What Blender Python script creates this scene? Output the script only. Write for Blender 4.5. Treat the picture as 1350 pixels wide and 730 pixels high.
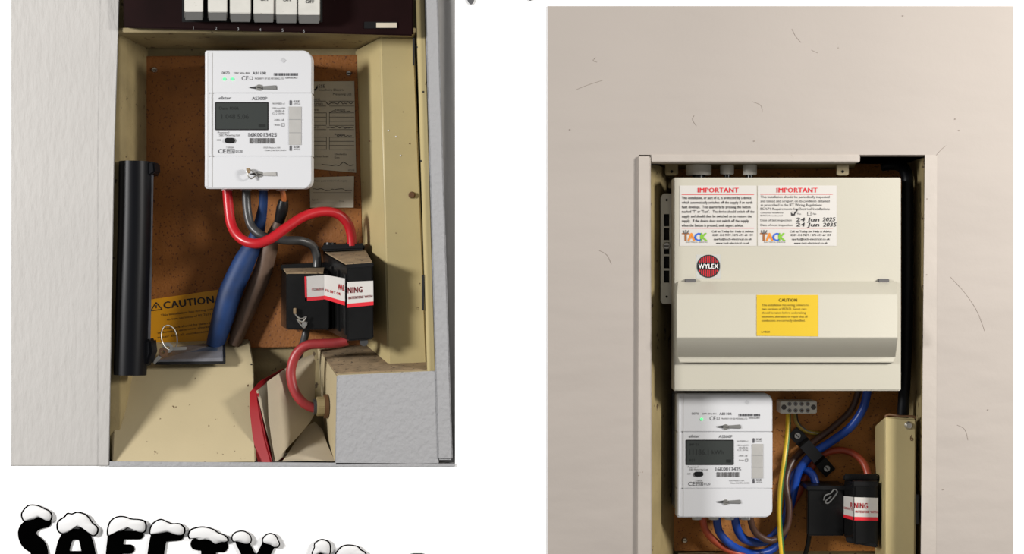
import bpy, bmesh, math, random
from mathutils import Vector, Matrix
random.seed(7)
for o in list(bpy.data.objects): bpy.data.objects.remove(o)
scene = bpy.context.scene
COL = scene.collection

# ------------------------------------------------------------------ camera, world, lights, exposure
D = 2.0            # camera distance from the wall face (wall face is y = 0, alcoves go to +y)
Z0 = 1.3           # camera height
cam_d = bpy.data.cameras.new('camera'); cam = bpy.data.objects.new('camera', cam_d); COL.objects.link(cam)
cam.location = (0, -D, Z0); cam.rotation_euler = (math.pi/2, 0, 0)
cam_d.sensor_width = 36; cam_d.lens = 36*D/1.35; cam_d.clip_start = 0.05
scene.camera = cam
w = bpy.data.worlds.new('world'); scene.world = w; w.use_nodes = True
bg = w.node_tree.nodes['Background']; bg.inputs[0].default_value = (1.0, 0.99, 0.98, 1); bg.inputs[1].default_value = 0.22
def area(name, loc, aim, size, power, col):
    l = bpy.data.lights.new(name, 'AREA'); l.shape = 'DISK'; l.size = size; l.energy = power; l.color = col
    o = bpy.data.objects.new(name, l); COL.objects.link(o); o.location = loc
    o.rotation_euler = (Vector(aim)-Vector(loc)).to_track_quat('-Z', 'Y').to_euler()
area('window_light', (-1.95, -1.35, Z0+0.4), (-0.33, 0, Z0), 0.4, 56, (1, 0.985, 0.97))
area('right_light', (1.45, -1.0, Z0+0.45), (0.5, 0, Z0-0.1), 0.4, 34, (1, 0.965, 0.92))  # unseen lamp on the right, placed so the plaster brightens rightward
vs = scene.view_settings
vs.view_transform = 'Standard'; vs.look = 'None'; vs.exposure = 0.0; vs.gamma = 1; vs.use_curve_mapping = False

# ------------------------------------------------------------------ coordinates
def P(px, py, d=0.0):
    k = (D+d)/D
    return Vector(((px-675)/1000*k, d, Z0+(365-py)/1000*k))
def mm(n, d=0.0): return n/1000*(D+d)/D

# ------------------------------------------------------------------ materials
def lin(c): c /= 255; return c/12.92 if c <= .04045 else ((c+.055)/1.055)**2.4
MATS = {}
def mat(name, rgb, rough=.5, metal=0, k=1.0, noise=None, bump=None, speck=None, coat=0, spec=.5):
    """rgb in 0..255; noise=(scale, amount, stretch) tone variation; bump=(scale, strength, stretch); speck=(scale, threshold, rgb)"""
    if name in MATS: return MATS[name]
    m = bpy.data.materials.new(name); m.use_nodes = True; nt = m.node_tree; b = nt.nodes['Principled BSDF']
    c = [min(.97, lin(v)*k) for v in rgb]
    b.inputs['Roughness'].default_value = rough; b.inputs['Metallic'].default_value = metal
    b.inputs['Coat Weight'].default_value = coat; b.inputs['Specular IOR Level'].default_value = spec
    b.inputs['Base Color'].default_value = (*c, 1)
    tc = nt.nodes.new('ShaderNodeTexCoord'); last = None
    def mapping(st):
        mp = nt.nodes.new('ShaderNodeMapping'); mp.inputs['Scale'].default_value = st
        nt.links.new(tc.outputs['Object'], mp.inputs[0]); return mp.outputs[0]
    if noise:
        n = nt.nodes.new('ShaderNodeTexNoise'); n.inputs['Scale'].default_value = noise[0]; n.inputs['Detail'].default_value = 6
        nt.links.new(mapping(noise[2] if len(noise) > 2 else (1, 1, 1)), n.inputs['Vector'])
        r = nt.nodes.new('ShaderNodeValToRGB'); a = noise[1]
        r.color_ramp.elements[0].position = .3; r.color_ramp.elements[1].position = .7
        r.color_ramp.elements[0].color = (*[v*(1-a) for v in c], 1); r.color_ramp.elements[1].color = (*[min(.97, v*(1+a)) for v in c], 1)
        nt.links.new(n.outputs['Fac'], r.inputs[0]); last = r.outputs[0]
    if speck:
        n = nt.nodes.new('ShaderNodeTexNoise'); n.inputs['Scale'].default_value = speck[0]; n.inputs['Detail'].default_value = 3
        nt.links.new(tc.outputs['Object'], n.inputs['Vector'])
        r = nt.nodes.new('ShaderNodeValToRGB'); r.color_ramp.elements[0].position = speck[1]; r.color_ramp.elements[1].position = speck[1]+.03
        nt.links.new(n.outputs['Fac'], r.inputs[0])
        mx = nt.nodes.new('ShaderNodeMix'); mx.data_type = 'RGBA'
        nt.links.new(r.outputs[0], mx.inputs[0])
        if last: nt.links.new(last, mx.inputs[6])
        else: mx.inputs[6].default_value = (*c, 1)
        mx.inputs[7].default_value = (*[lin(v)*k for v in speck[2]], 1); last = mx.outputs[2]
    if last: nt.links.new(last, b.inputs['Base Color'])
    if bump:
        prev = None
        for (sc, st, *rest) in (bump if isinstance(bump[0], tuple) else (bump,)):
            n = nt.nodes.new('ShaderNodeTexNoise'); n.inputs['Scale'].default_value = sc; n.inputs['Detail'].default_value = 4
            nt.links.new(mapping(rest[0] if rest else (1, 1, 1)), n.inputs['Vector'])
            bp = nt.nodes.new('ShaderNodeBump'); bp.inputs['Strength'].default_value = st
            bp.inputs['Distance'].default_value = rest[1] if len(rest) > 1 else .002
            nt.links.new(n.outputs['Fac'], bp.inputs['Height'])
            if prev: nt.links.new(prev, bp.inputs['Normal'])
            prev = bp.outputs[0]
        nt.links.new(prev, b.inputs['Normal'])
    MATS[name] = m; return m
one = (1, 1, 1)
M_page = mat('white_paint', (255, 255, 255), .9, k=.97, spec=.0)
M_plasL = mat('rolled_plaster', (197, 194, 190), .8, k=.75, noise=(5, .04), bump=((130, .55, (1, 1, .3), .003), (22, .25, (1, 1, .35), .005)))
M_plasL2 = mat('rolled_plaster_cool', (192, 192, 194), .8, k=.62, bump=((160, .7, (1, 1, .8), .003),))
M_plasR = mat('trowelled_plaster', (207, 197, 188), .75, k=.61, noise=(2.5, .04), bump=((3.0, .5, (.55, 1, 1.5), .03), (9, .15, (1, 1, 1.6), .006), (140, .1)), speck=(34, .755, (150, 138, 126)))
M_trimR = mat('painted_frame', (210, 200, 190), .6, k=.66, noise=(20, .05), bump=(60, .3), speck=(60, .74, (150, 130, 110)))
M_grey = mat('shaded_wall_grey', (158, 156, 153), .8, k=.8, bump=(80, .3))  # shade on the return wall is put into this grey
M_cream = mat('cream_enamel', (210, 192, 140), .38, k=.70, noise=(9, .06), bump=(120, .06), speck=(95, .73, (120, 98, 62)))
M_creamD = mat('cream_enamel_shaded', (170, 152, 108), .6, k=.7, noise=(18, .2), bump=(200, .2), speck=(80, .66, (95, 76, 50)))  # enamel darkened: shade inside the alcoves is put into the colour
M_box = mat('cream_box_paint', (200, 184, 146), .55, k=.72, noise=(8, .06), bump=(90, .1), speck=(120, .70, (105, 84, 58)))
M_chip = mat('chipboard', (138, 84, 31), .7, k=1.0, noise=(14, .28), bump=(260, .4), speck=(330, .62, (92, 48, 16)))
M_chipR = mat('chipboard_light', (172, 112, 50), .7, k=1.0, noise=(11, .28), bump=(260, .4), speck=(330, .63, (105, 60, 24)))
M_bake = mat('brown_bakelite', (24, 9, 9), .5, k=1, spec=.07, noise=(30, .15))
M_fuse = mat('fuse_white', (214, 212, 204), .45, k=.8, noise=(60, .05), speck=(260, .70, (170, 166, 156)))
M_fuseG = mat('fuse_grey_end', (128, 128, 126), .5, k=.75)
M_meter = mat('meter_plastic', (226, 227, 230), .42, k=.75, bump=(300, .03))
M_meterD = mat('meter_plastic_raised', (210, 211, 214), .4, k=.72)
M_stick = mat('label_grey', (186, 184, 180), .6, k=.76, noise=(60, .06))
M_lcd = mat('lcd_glass', (62, 66, 64), .25, k=.75)
M_lcdT = mat('lcd_segments', (34, 36, 35), .3)
M_black = mat('black_plastic', (18, 18, 19), .35, spec=.35, noise=(40, .2))
M_blackS = mat('black_satin_tube', (10, 11, 15), .4, spec=.16)
M_blackD = mat('black_moulding', (17, 17, 17), .26, noise=(30, .3), spec=.35, bump=(60, .12))
M_dust = mat('dusty_top', (150, 128, 98), .9, k=.8, noise=(60, .25), speck=(200, .62, (90, 74, 56)))
M_red = mat('red_pvc', (196, 30, 40), .33, k=.8, noise=(30, .1))
M_redD = mat('faded_red_pvc', (180, 56, 58), .42, k=.62, noise=(40, .18))
M_rust = mat('red_brown_pvc', (176, 74, 48), .4, k=.85, noise=(30, .1))
M_blue = mat('blue_pvc', (20, 70, 166), .35, k=.9, noise=(30, .15))
M_blueD = mat('blue_sheath', (16, 66, 130), .6, k=.48, noise=(35, .3), bump=(40, .3))
M_greyC = mat('grey_pvc', (62, 62, 62), .35, k=.9, noise=(50, .3))
M_brown = mat('brown_pvc', (70, 46, 36), .4, noise=(30, .2))
M_brownS = mat('brown_grey_sheath', (124, 98, 80), .55, k=.6, noise=(30, .25), bump=(40, .3))
M_copper = mat('copper_tail', (190, 110, 60), .4, k=.8)
M_yel = mat('earth_yellow', (226, 190, 44), .4, k=.9)
M_green = mat('earth_green', (60, 110, 48), .4, k=.9)
M_olive = mat('earth_olive', (150, 128, 46), .45, k=.85)
M_steel = mat('steel', (190, 188, 182), .3, .9)
M_zinc = mat('zinc_strip', (206, 204, 192), .5, .1, k=.9)
M_paper = mat('aged_paper', (206, 196, 176), .85, k=.8, noise=(14, .1))
M_paper2 = mat('folded_paper', (212, 198, 172), .85, k=.7, noise=(10, .07), bump=(18, .3))
M_redF = mat('red_card', (172, 20, 30), .5, k=.66)
M_cu = mat('consumer_unit_cream', (226, 221, 204), .4, k=.62, noise=(4, .025), bump=(350, .05))
M_pyel = mat('yellow_label', (244, 204, 14), .5, k=.64)
M_pyelD = mat('orange_yellow_label', (226, 158, 22), .5, k=.9)
M_pwhite = mat('white_label', (232, 228, 222), .5, k=.68)
M_pclear = mat('pale_label', (206, 206, 200), .4, k=.75)
M_ink = mat('ink_black', (34, 32, 34), .7)
M_inkM = mat('ink_meter', (74, 74, 78), .7); M_inkG = mat('ink_grey', (96, 94, 94), .7, k=.8)
M_inkP = mat('ink_pale', (150, 150, 150), .7, k=.8)
M_inkR = mat('ink_red', (204, 24, 40), .6)
M_inkW = mat('ink_white', (240, 238, 236), .6, k=.85)
M_inkBr = mat('ink_brown', (150, 92, 44), .6); M_inkO = mat('ink_orange', (214, 128, 34), .6)
M_inkB = mat('ink_blue', (40, 92, 190), .6); M_inkGr = mat('ink_green', (120, 176, 44), .6)
M_tan = mat('ink_olive', (110, 92, 12), .7)
M_dark = mat('dark_hole', (12, 11, 10), .8)
M_led = mat('led_green', (90, 230, 130), .3)
bp_ = M_led.node_tree.nodes['Principled BSDF']; bp_.inputs['Emission Color'].default_value = (.1, .9, .25, 1); bp_.inputs['Emission Strength'].default_value = .9
M_snow = mat('snow_white', (236, 236, 236), .8, k=.82)
M_letter = mat('letter_black', (2, 2, 2), .9, spec=.0)
M_lgrey = mat('letter_grey', (84, 84, 86), .8)
M_white = mat('white_plastic_part', (230, 226, 216), .5, k=.95)
M_clear = mat('clear_plastic_case', (128, 128, 134), .22, k=.6, noise=(30, .3))
M_pcb = mat('card_print', (84, 98, 120), .3, k=.6, noise=(25, .5))
M_knob = mat('brown_knob', (96, 66, 40), .45)

# ------------------------------------------------------------------ mesh helpers
class MB:
    def __init__(s): s.v = []; s.f = []
    def add(s, vs, fs):
        n = len(s.v); s.v += [Vector(v) for v in vs]; s.f += [tuple(i+n for i in f) for f in fs]; return s
    def hexa(s, a, b):
        """a: four front points (TL, TR, BR, BL), b: the four back points"""
        return s.add(list(a)+list(b), [(0, 3, 2, 1), (4, 5, 6, 7), (0, 1, 5, 4), (1, 2, 6, 5), (2, 3, 7, 6), (3, 0, 4, 7)])
    def box(s, px0, py0, px1, py1, d0, d1):
        """a straight box whose front face covers that rectangle at depth d0"""
        a = [P(px0, py0, d0), P(px1, py0, d0), P(px1, py1, d0), P(px0, py1, d0)]
        return s.hexa(a, [Vector((p.x, d1, p.z)) for p in a])
    def prism(s, pts, d0, d1):
        """polygon of (px, py) at depth d0 extruded straight back to d1"""
        a = [P(x, y, d0) for x, y in pts]; n = len(a)
        b = [Vector((p.x, d1, p.z)) for p in a]
        return s.add(a+b, [tuple(range(n)), tuple(range(2*n-1, n-1, -1))]+[(i, i+n, (i+1) % n+n, (i+1) % n) for i in range(n)])
    def column(s, plan, py0, py1):
        """plan: list of (px, d); vertical walls between heights py0 and py1 measured at the wall face"""
        zt, zb = Z0+(365-py0)/1000, Z0+(365-py1)/1000; n = len(plan)
        xy = [(P(x, 0, d).x, d) for x, d in plan]
        return s.add([(x, y, zt) for x, y in xy]+[(x, y, zb) for x, y in xy],
                     [tuple(range(n)), tuple(range(2*n-1, n-1, -1))]+[(i, i+n, (i+1) % n+n, (i+1) % n) for i in range(n)])
    def tube(s, pts, rad, seg=10, sub=6, flat=None, cap=True):
        """pts world points, rad one radius or one each; smooth through the points"""
        pts = [Vector(p) for p in pts]; n = len(pts)
        rr = rad if isinstance(rad, (list, tuple)) else [rad]*n
        Q = []; R = []
        for i in range(n-1):
            p0, p1, p2, p3 = pts[max(i-1, 0)], pts[i], pts[i+1], pts[min(i+2, n-1)]
            for k in range(sub):
                t = k/sub
                Q.append(.5*((2*p1)+(p2-p0)*t+(2*p0-5*p1+4*p2-p3)*t*t+(3*p1-p0-3*p2+p3)*t**3)); R.append(rr[i]*(1-t)+rr[i+1]*t)
        Q.append(pts[-1]); R.append(rr[-1])
        up = None; base = len(s.v); m = len(Q)
        for i in range(m):
            t = (Q[min(i+1, m-1)]-Q[max(i-1, 0)]).normalized()
            if up is None:
                up = t.cross(Vector((0, 1, 0)))
                if up.length < 1e-4: up = Vector((1, 0, 0))
            up = (up-t*up.dot(t)).normalized(); sd = t.cross(up)
            for k in range(seg):
                a = 2*math.pi*k/seg; off = (up*math.cos(a)+sd*math.sin(a))*R[i]
                if flat: off.y *= flat
                s.v.append(Q[i]+off)
        for i in range(m-1):
            for k in range(seg):
                a = base+i*seg+k; b = base+i*seg+(k+1) % seg
                s.f.append((a, b, b+seg, a+seg))
        if cap:
            s.f.append(tuple(base+k for k in range(seg-1, -1, -1))); s.f.append(tuple(base+(m-1)*seg+k for k in range(seg)))
        return s
    def disc(s, c, r, axis, h, seg=16, r2=None):
        """cylinder / cone frustum from c along axis for length h"""
        c = Vector(c); ax = Vector(axis).normalized(); u = ax.orthogonal().normalized(); v = ax.cross(u); r2 = r if r2 is None else r2
        a = [c+(u*math.cos(2*math.pi*k/seg)+v*math.sin(2*math.pi*k/seg))*r for k in range(seg)]
        b = [c+ax*h+(u*math.cos(2*math.pi*k/seg)+v*math.sin(2*math.pi*k/seg))*r2 for k in range(seg)]
        return s.add(a+b, [tuple(range(seg-1, -1, -1)), tuple(range(seg, 2*seg))]+[(i, (i+1) % seg, (i+1) % seg+seg, i+seg) for i in range(seg)])
    def ring(s, c, r0, r1, axis, h, seg=24):
        c = Vector(c); ax = Vector(axis).normalized(); u = ax.orthogonal().normalized(); v = ax.cross(u); L = []
        for hh, r in ((0, r0), (0, r1), (h, r1), (h, r0)):
            L += [c+ax*hh+(u*math.cos(2*math.pi*k/seg)+v*math.sin(2*math.pi*k/seg))*r for k in range(seg)]
        return s.add(L, [(j*seg+i, j*seg+(i+1) % seg, ((j+1) % 4)*seg+(i+1) % seg, ((j+1) % 4)*seg+i) for j in range(4) for i in range(seg)])
    def join(s, o): return s.add(o.v, o.f)
def rrect(x0, y0, x1, y1, r, n=5):
    """rounded rectangle outline; r: one radius or (TL, TR, BR, BL)"""
    r = r if isinstance(r, (tuple, list)) else (r,)*4; out = []
    for (cx, cy, a0, q) in ((x0+r[0], y0+r[0], 180, r[0]), (x1-r[1], y0+r[1], 270, r[1]), (x1-r[2], y1-r[2], 0, r[2]), (x0+r[3], y1-r[3], 90, r[3])):
        if q <= 0: out.append((cx, cy)); continue
        for k in range(n+1):
            a = math.radians(a0+90*k/n); out.append((cx+q*math.cos(a), cy+q*math.sin(a)))
    return out
def smooth_loop(pts, sub=4):
    n = len(pts); out = []
    for i in range(n):
        p0, p1, p2, p3 = [Vector(pts[(i+j-1) % n]) for j in range(4)]
        for k in range(sub):
            t = k/sub; q = .5*((2*p1)+(p2-p0)*t+(2*p0-5*p1+4*p2-p3)*t*t+(3*p1-p0-3*p2+p3)*t**3); out.append((q.x, q.y))
    return out
def obj(name, mb, m, parent=None, bevel=0, seg=2, ang=38, fix=True):
    me = bpy.data.meshes.new(name)
    off = parent['_o'] if parent is not None and '_o' in parent else (0, 0, 0)
    off = Vector(off)
    bm = bmesh.new()
    vv = [bm.verts.new(v-off) for v in mb.v]
    for f in mb.f:
        try: bm.faces.new([vv[i] for i in f])
        except ValueError: pass
    if fix: bmesh.ops.recalc_face_normals(bm, faces=bm.faces)
    if bevel:
        es = [e for e in bm.edges if e.is_manifold and e.calc_face_angle(0) > .45]
        bmesh.ops.bevel(bm, geom=es, offset=bevel, segments=seg, affect='EDGES', clamp_overlap=True)
    bm.to_mesh(me); bm.free()
    me.polygons.foreach_set('use_smooth', [True]*len(me.polygons)); me.set_sharp_from_angle(angle=math.radians(ang))
    me.materials.append(m)
    o = bpy.data.objects.new(name, me); COL.objects.link(o)
    if parent is not None: o.parent = parent; o['_o'] = tuple(off)
    return o
def tag(o, label, cat, group=None):
    o['label'] = label; o['category'] = cat
    if group: o['group'] = group
    return o
def thing(name, label, cat, loc, group=None):
    o = bpy.data.objects.new(name, None); COL.objects.link(o); o.empty_display_size = .02
    o.location = loc; o['_o'] = tuple(loc); return tag(o, label, cat, group)
def struct(o): o['kind'] = 'structure'; return o

# ------------------------------------------------------------------ lettering
_tc = {}
def glyphs(s, bold=0):
    key = (s, bold)
    if key not in _tc:
        cu = bpy.data.curves.new('t', 'FONT'); cu.body = s; cu.size = 1; cu.resolution_u = 2
        if bold > 0: cu.space_character = 1.09
        o = bpy.data.objects.new('t', cu); COL.objects.link(o)
        me = bpy.data.meshes.new_from_object(o.evaluated_get(bpy.context.evaluated_depsgraph_get()))
        _tc[key] = ([tuple(v.co) for v in me.vertices], [tuple(p.vertices) for p in me.polygons])
        bpy.data.objects.remove(o); bpy.data.meshes.remove(me); bpy.data.curves.remove(cu)
    return _tc[key]
CAP = max(v[1] for v in glyphs('H')[0])
def text(mb, s, px, py, h, d, w=None, al='L', bold=0, shear=0, rot=0, fn=None):
    """cap height h px, baseline centre line at py (middle of capitals); w = fit width in px"""
    vs, fs = glyphs(s, 1 if bold else 0)
    if not vs: return mb
    x0 = min(v[0] for v in vs); x1 = max(v[0] for v in vs)
    sy = h/CAP; sx = sy if not w else w/(x1-x0); W = (x1-x0)*sx
    ox = {'L': 0, 'C': -W/2, 'R': -W}[al]; c, sn = math.cos(rot), math.sin(rot)
    for kk, dk in (((0, 0),) if not bold else ((-1, 0), (0, 1), (1, 2), (0, 3))):
        out = []
        for v in vs:
            x = (v[0]-x0+kk*bold*.9)*sx+ox+shear*v[1]*sy; y = -(v[1]*sy-h/2)-(bold*.6*sy if dk == 3 else 0)
            qx, qy = px+x*c+y*sn, py-x*sn+y*c
            out.append(fn(qx, qy) if fn else P(qx, qy, d-dk*.00002))
        mb.add(out, fs)
    return mb
def rect(mb, x0, y0, x1, y1, d): return mb.add([P(x0, y0, d), P(x0, y1, d), P(x1, y1, d), P(x1, y0, d)], [(0, 1, 2, 3)])
def barcode(mb, x0, y0, x1, y1, d, n=22, seed=1):
    rn = random.Random(seed); x = x0; st = (x1-x0)/n
    for i in range(n): rect(mb, x, y0, x+st*rn.choice((.35, .55, .75)), y1, d); x += st
    return mb
def squiggle(mb, x0, y, x1, h, d, r=.0005, n=9, seed=0):
    rn = random.Random(seed)
    return mb.tube([P(x0+(x1-x0)*i/n, y+rn.uniform(-h, h), d) for i in range(n+1)], r, 4, 2)
EPS = .0004

# ================================================================== THE SETTING
TOPY, BOTY = -110, 900
page = MB()
pz = .0015
def slab(mb, x0, y0, x1, y1, d0=pz, d1=.26): mb.box(x0, y0, x1, y1, d0, d1)
for r in ((-400, TOPY, 15, BOTY), (15, 614, 600, BOTY), (600, TOPY, 722, BOTY), (722, TOPY, 1336, 8), (1336, TOPY, 1750, BOTY)):
    slab(page, *r)
struct(obj('wall_back', page, M_page))
struct(obj('rear_light_stop', MB().box(-300, TOPY-40, 1650, BOTY+40, .262, .28), M_page))  # unseen sheet added behind everything to keep world light out of the alcoves

# ---- left alcove shell
wl = MB().hexa([P(15, TOPY), P(136, TOPY), P(131, 614), P(15, 614)], [P(15, TOPY, .22), P(140, TOPY, .22), P(140, 614, .22), P(15, 614, .22)])
struct(obj('wall_left', wl, M_plasL, bevel=.001))
t1 = MB().add([P(x, y, d) for d in (-.0012, .03) for x, y in ((134, TOPY), (161, TOPY), (151, 200), (144, 614), (129, 614), (129, 200))], [(0, 1, 2, 5), (5, 2, 3, 4), (6, 11, 8, 7), (11, 10, 9, 8)]+[(i, i+6, (i+1) % 6+6, (i+1) % 6) for i in range(6)])
struct(obj('trim_1', t1, M_plasL, bevel=.0011))
struct(obj('trim_2', MB().hexa([P(557, TOPY, -.002), P(574, TOPY, -.002), P(597, 606, -.002), P(577, 606, -.002)],
                               [P(557, TOPY, .05), P(574, TOPY, .05), P(597, 606, .05), P(577, 606, .05)]), M_plasL2, bevel=.002))
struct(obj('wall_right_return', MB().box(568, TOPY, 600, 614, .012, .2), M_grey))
struct(obj('trim_3', MB().hexa([P(143, 608, .0), P(600, 611, .0), P(600, 614.5, .0), P(143, 614.5, .0)], [P(143, 606, .16), P(600, 606, .16), P(600, 616, .16), P(143, 616, .16)]), M_plasL2))

# ---- right alcove shell: plaster wall pieces round the opening
wr = MB()
wr.box(722, 8, 842, BOTY, 0, .22); wr.box(842, 8, 1232, 204, 0, .22); wr.box(1232, 8, 1336, BOTY, 0, .22)
struct(obj('wall_right', wr, M_plasR))
struct(obj('trim_4', MB().hexa([P(841, 206, -.005), P(858, 206, -.005), P(860, BOTY, -.005), P(839, BOTY, -.005)], [P(841, 206, .03), P(858, 206, .03), P(860, BOTY, .03), P(839, BOTY, .03)]), M_trimR, bevel=.0015))
struct(obj('trim_5', MB().prism([(858, 203.5), (1134, 203.5), (1134, 213.5), (858, 213.5)], -.004, .03), M_trimR, bevel=.001))
struct(obj('trim_6', MB().hexa([P(1219, 204, -.0003), P(1236, 204, -.0003), P(1234, BOTY, -.0003), P(1212, BOTY, -.0003)], [P(1219, 204, .03), P(1236, 204, .03), P(1234, BOTY, .03), P(1212, BOTY, .03)]), M_trimR, bevel=.0004))

# ---- scratches, cracks and nail heads in the right plaster
M_scr = mat('plaster_scratch', (172, 160, 150), .9, k=.64)
WR = bpy.data.objects['wall_right']
for pts in ([(1253, 365), (1272, 386), (1288, 410), (1298, 436)], [(1044, 38), (1049, 48), (1056, 56)], [(992, 134), (1003, 139), (1005, 148)], [(915, 152), (913, 158), (918, 166)], [(785, 76), (782, 80), (787, 82)], [(1234, 205), (1240, 198), (1247, 192)], [(1070, 66), (1078, 70)], [(760, 118), (775, 112), (794, 106)], [(790, 330), (800, 336), (806, 348)], [(1262, 560), (1272, 566), (1276, 580)]):
    o = obj('scratch', MB().tube([P(x, y, .0) for x, y in pts], .00035, 6, 5), M_scr, WR)
for x, y in ((1259, 157), (1264, 172), (1222, 262), (1221.5, 362), (751, 171), (1190, 21), (1302, 540), (1243, 645), (994, 186)): obj('nail_mark', MB().disc(P(x, y, .0002), .0009, (0, -1, 0), .0007, 8), M_scr, WR)

# ================================================================== LEFT ALCOVE
# ---- cream metal cupboard lining
cup = thing('meter_cupboard', 'cream enamelled metal cupboard lining around the old meter and fuse board', 'cupboard', P(350, 614, .08))
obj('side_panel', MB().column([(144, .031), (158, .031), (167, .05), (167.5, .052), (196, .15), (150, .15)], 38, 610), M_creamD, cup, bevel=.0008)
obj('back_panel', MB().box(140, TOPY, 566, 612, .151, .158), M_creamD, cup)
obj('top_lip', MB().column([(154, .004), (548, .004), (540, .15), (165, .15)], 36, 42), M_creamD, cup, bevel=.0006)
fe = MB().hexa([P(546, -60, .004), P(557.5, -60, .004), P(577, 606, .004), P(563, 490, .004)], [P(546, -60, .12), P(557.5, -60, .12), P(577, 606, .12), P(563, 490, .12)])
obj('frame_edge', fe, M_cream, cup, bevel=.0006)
sl = MB(); sl.box(544, 50, 546.4, 86, .0028, .006)
obj('hinge_slot', sl, M_dark, cup)
obj('hinge_slot', MB().box(556, 362, 559, 409, .0028, .006), M_dark, cup)
for x, y in ((549.5, 62), (555, 212), (558, 121)): obj('screw_hole', MB().disc(P(x, y, .0035), .0012, (0, 1, 0), .002, 8), M_dark, cup)

# ---- cream trunking column on the right
trk = thing('cable_trunking', 'cream folded metal trunking running up beside the old meter', 'trunking', P(535, 480, .03))
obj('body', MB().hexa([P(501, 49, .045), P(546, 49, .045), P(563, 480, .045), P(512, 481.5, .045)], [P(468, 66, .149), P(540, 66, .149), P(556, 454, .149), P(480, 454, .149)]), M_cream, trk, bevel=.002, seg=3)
obj('knob', MB().disc(P(543, 257, .045), .0048, (0, -1, 0), .005, 14, .0036), M_knob, trk)
for x, y in ((487, 186), (522, 180), (528, 205), (512, 172)): obj('paint_chip', MB().disc(P(x, y, .0448 if x > 506 else .09), .0011, (0, -1, 0), .0006, 7), M_knob if x < 503 else M_inkW, trk)

# ---- chipboard
bb = thing('backboard', 'dark orange chipboard panel behind the old meter', 'board', P(333, 455, .145))
obj('panel', MB().hexa([P(192, 74, .14), P(471, 72, .14), P(482, 455, .14), P(188, 462, .14)], [P(192, 74, .15), P(471, 72, .15), P(482, 455, .15), P(188, 462, .15)]), M_chip, bb, bevel=.0008)
for x, y in ((203.5, 92), (460, 96.5)):
    s = obj('screw', MB().disc(P(x, y, .14), .0042, (0, -1, 0), .0025, 14, .003), M_steel, bb)
    obj('slot', MB().box(x-2.6, y-.6, x+2.6, y+.6, .1372, .1378), M_dark, s)

# ---- old fuse board
fb = thing('fuse_board', 'dark brown bakelite fuse board with six white switch fuses', 'fuse board', P(350, 44, .0))
obj('body', MB().hexa([P(161, TOPY, -.014), P(545, TOPY, -.014), P(545, 47.5, -.014), P(163, 36.5, -.014)], [P(161, TOPY, .003), P(545, TOPY, .003), P(545, 46.5, .003), P(163, 36, .003)]), M_bake, fb, bevel=.002)
FX = [(243, 268, 27), (274, 300, 27.5), (303, 331, 29), (334, 361.5, 29.5), (363.5, 392, 30.5), (393, 422, 31)]
rec = MB(); rec.box(240, -70, 425, 29, -.0148, -.0142); obj('fuse_recess', rec, M_black, fb)
nums = MB(); word = []
for i, (a, b, yb) in enumerate(FX):
    f = MB().hexa([P(a, -60, -.046), P(b, -60, -.046), P(b, yb-11, -.046), P(a, yb-11, -.046)], [P(a, -60, -.0145), P(b, -60, -.0145), P(b, yb-2, -.0145), P(a, yb-2, -.0145)])
    c = obj('fuse_switch', f, M_fuse, fb, bevel=.0012)
    g = MB().hexa([P(a+.6, yb-11, -.0465), P(b-.6, yb-11, -.0465), P(b-1, yb, -.034), P(a+1, yb, -.034)], [P(a+.6, yb-13, -.034), P(b-.6, yb-13, -.034), P(b-1, yb-1, -.016), P(a+1, yb-1, -.016)])
    obj('grey_end', g, M_fuseG, c, bevel=.0008)
    lt = MB(); text(lt, 'OFF', (a+b)/2+1, [-6, -5, -3, -1, -.5, 2][i], 4.2, -.0466, al='C', bold=.02); obj('lettering', lt, M_ink, c)
    nums = MB(); text(nums, str(i+1), [255, 285, 314, 343, 372.5, 400.5][i], 36.5+i*.85-(0 if i else 0), 4, -.0146, al='C'); obj('number', nums, M_inkP, fb)
obj('label_holder', MB().prism(rrect(480, 28.6, 524, 37.4, 1), -.0155, -.013), M_black, fb, bevel=.0004)
obj('label_slip', MB().box(496, 30, 523, 36.5, -.0162, -.0154), M_paper, fb)

# ---- record cards
rc = thing('record_card', 'tall printed meter record card pinned beside the old meter', 'card', P(440, 225, .139))
obj('sheet', MB().hexa([P(395, 107.5, .1386), P(467, 107, .1386), P(469.5, 227.5, .1386), P(395, 221, .1386)], [P(395, 107.5, .1398), P(467, 107, .1398), P(469.5, 227.5, .1398), P(395, 221, .1398)]), M_paper, rc)
pr = MB(); dd = .1386-EPS
text(pr, 'SSE', 420, 113.5, 4, dd, bold=.03); text(pr, 'Southern Electric', 420, 118.3, 3, dd, w=34); text(pr, 'Metering Ltd', 439, 124, 3, dd, w=24)
text(pr, 'NAME', 412, 131, 2.6, dd); text(pr, 'NUMBER', 412, 137, 2.6, dd, w=14); text(pr, 'Reading', 441, 144.5, 2.8, dd, w=14); text(pr, 'Date', 412, 144.5, 2.8, dd)
text(pr, 'DATE', 412, 168, 2.6, dd); text(pr, 'Reading', 441, 177, 2.8, dd, w=14); text(pr, 'Meter fixed', 415, 206, 2.6, dd, w=18)
for y in (133, 139.5, 148.5, 154, 159.5, 165, 170.5, 180.5, 186, 191.5, 197): rect(pr, 412, y, 430, y+.6, dd); rect(pr, 434, y, 467, y+.6, dd)
for y in (148.5, 180.5): rect(pr, 434, y, 434.6, y+16, dd); rect(pr, 430, y, 430.6, y+16, dd)
text(pr, 'Checked by', 441, 203, 2.4, dd, w=16); text(pr, 'Date', 441, 207.5, 2.4, dd); text(pr, 'M/219', 459, 224.5, 2.4, dd, w=8)
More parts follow.
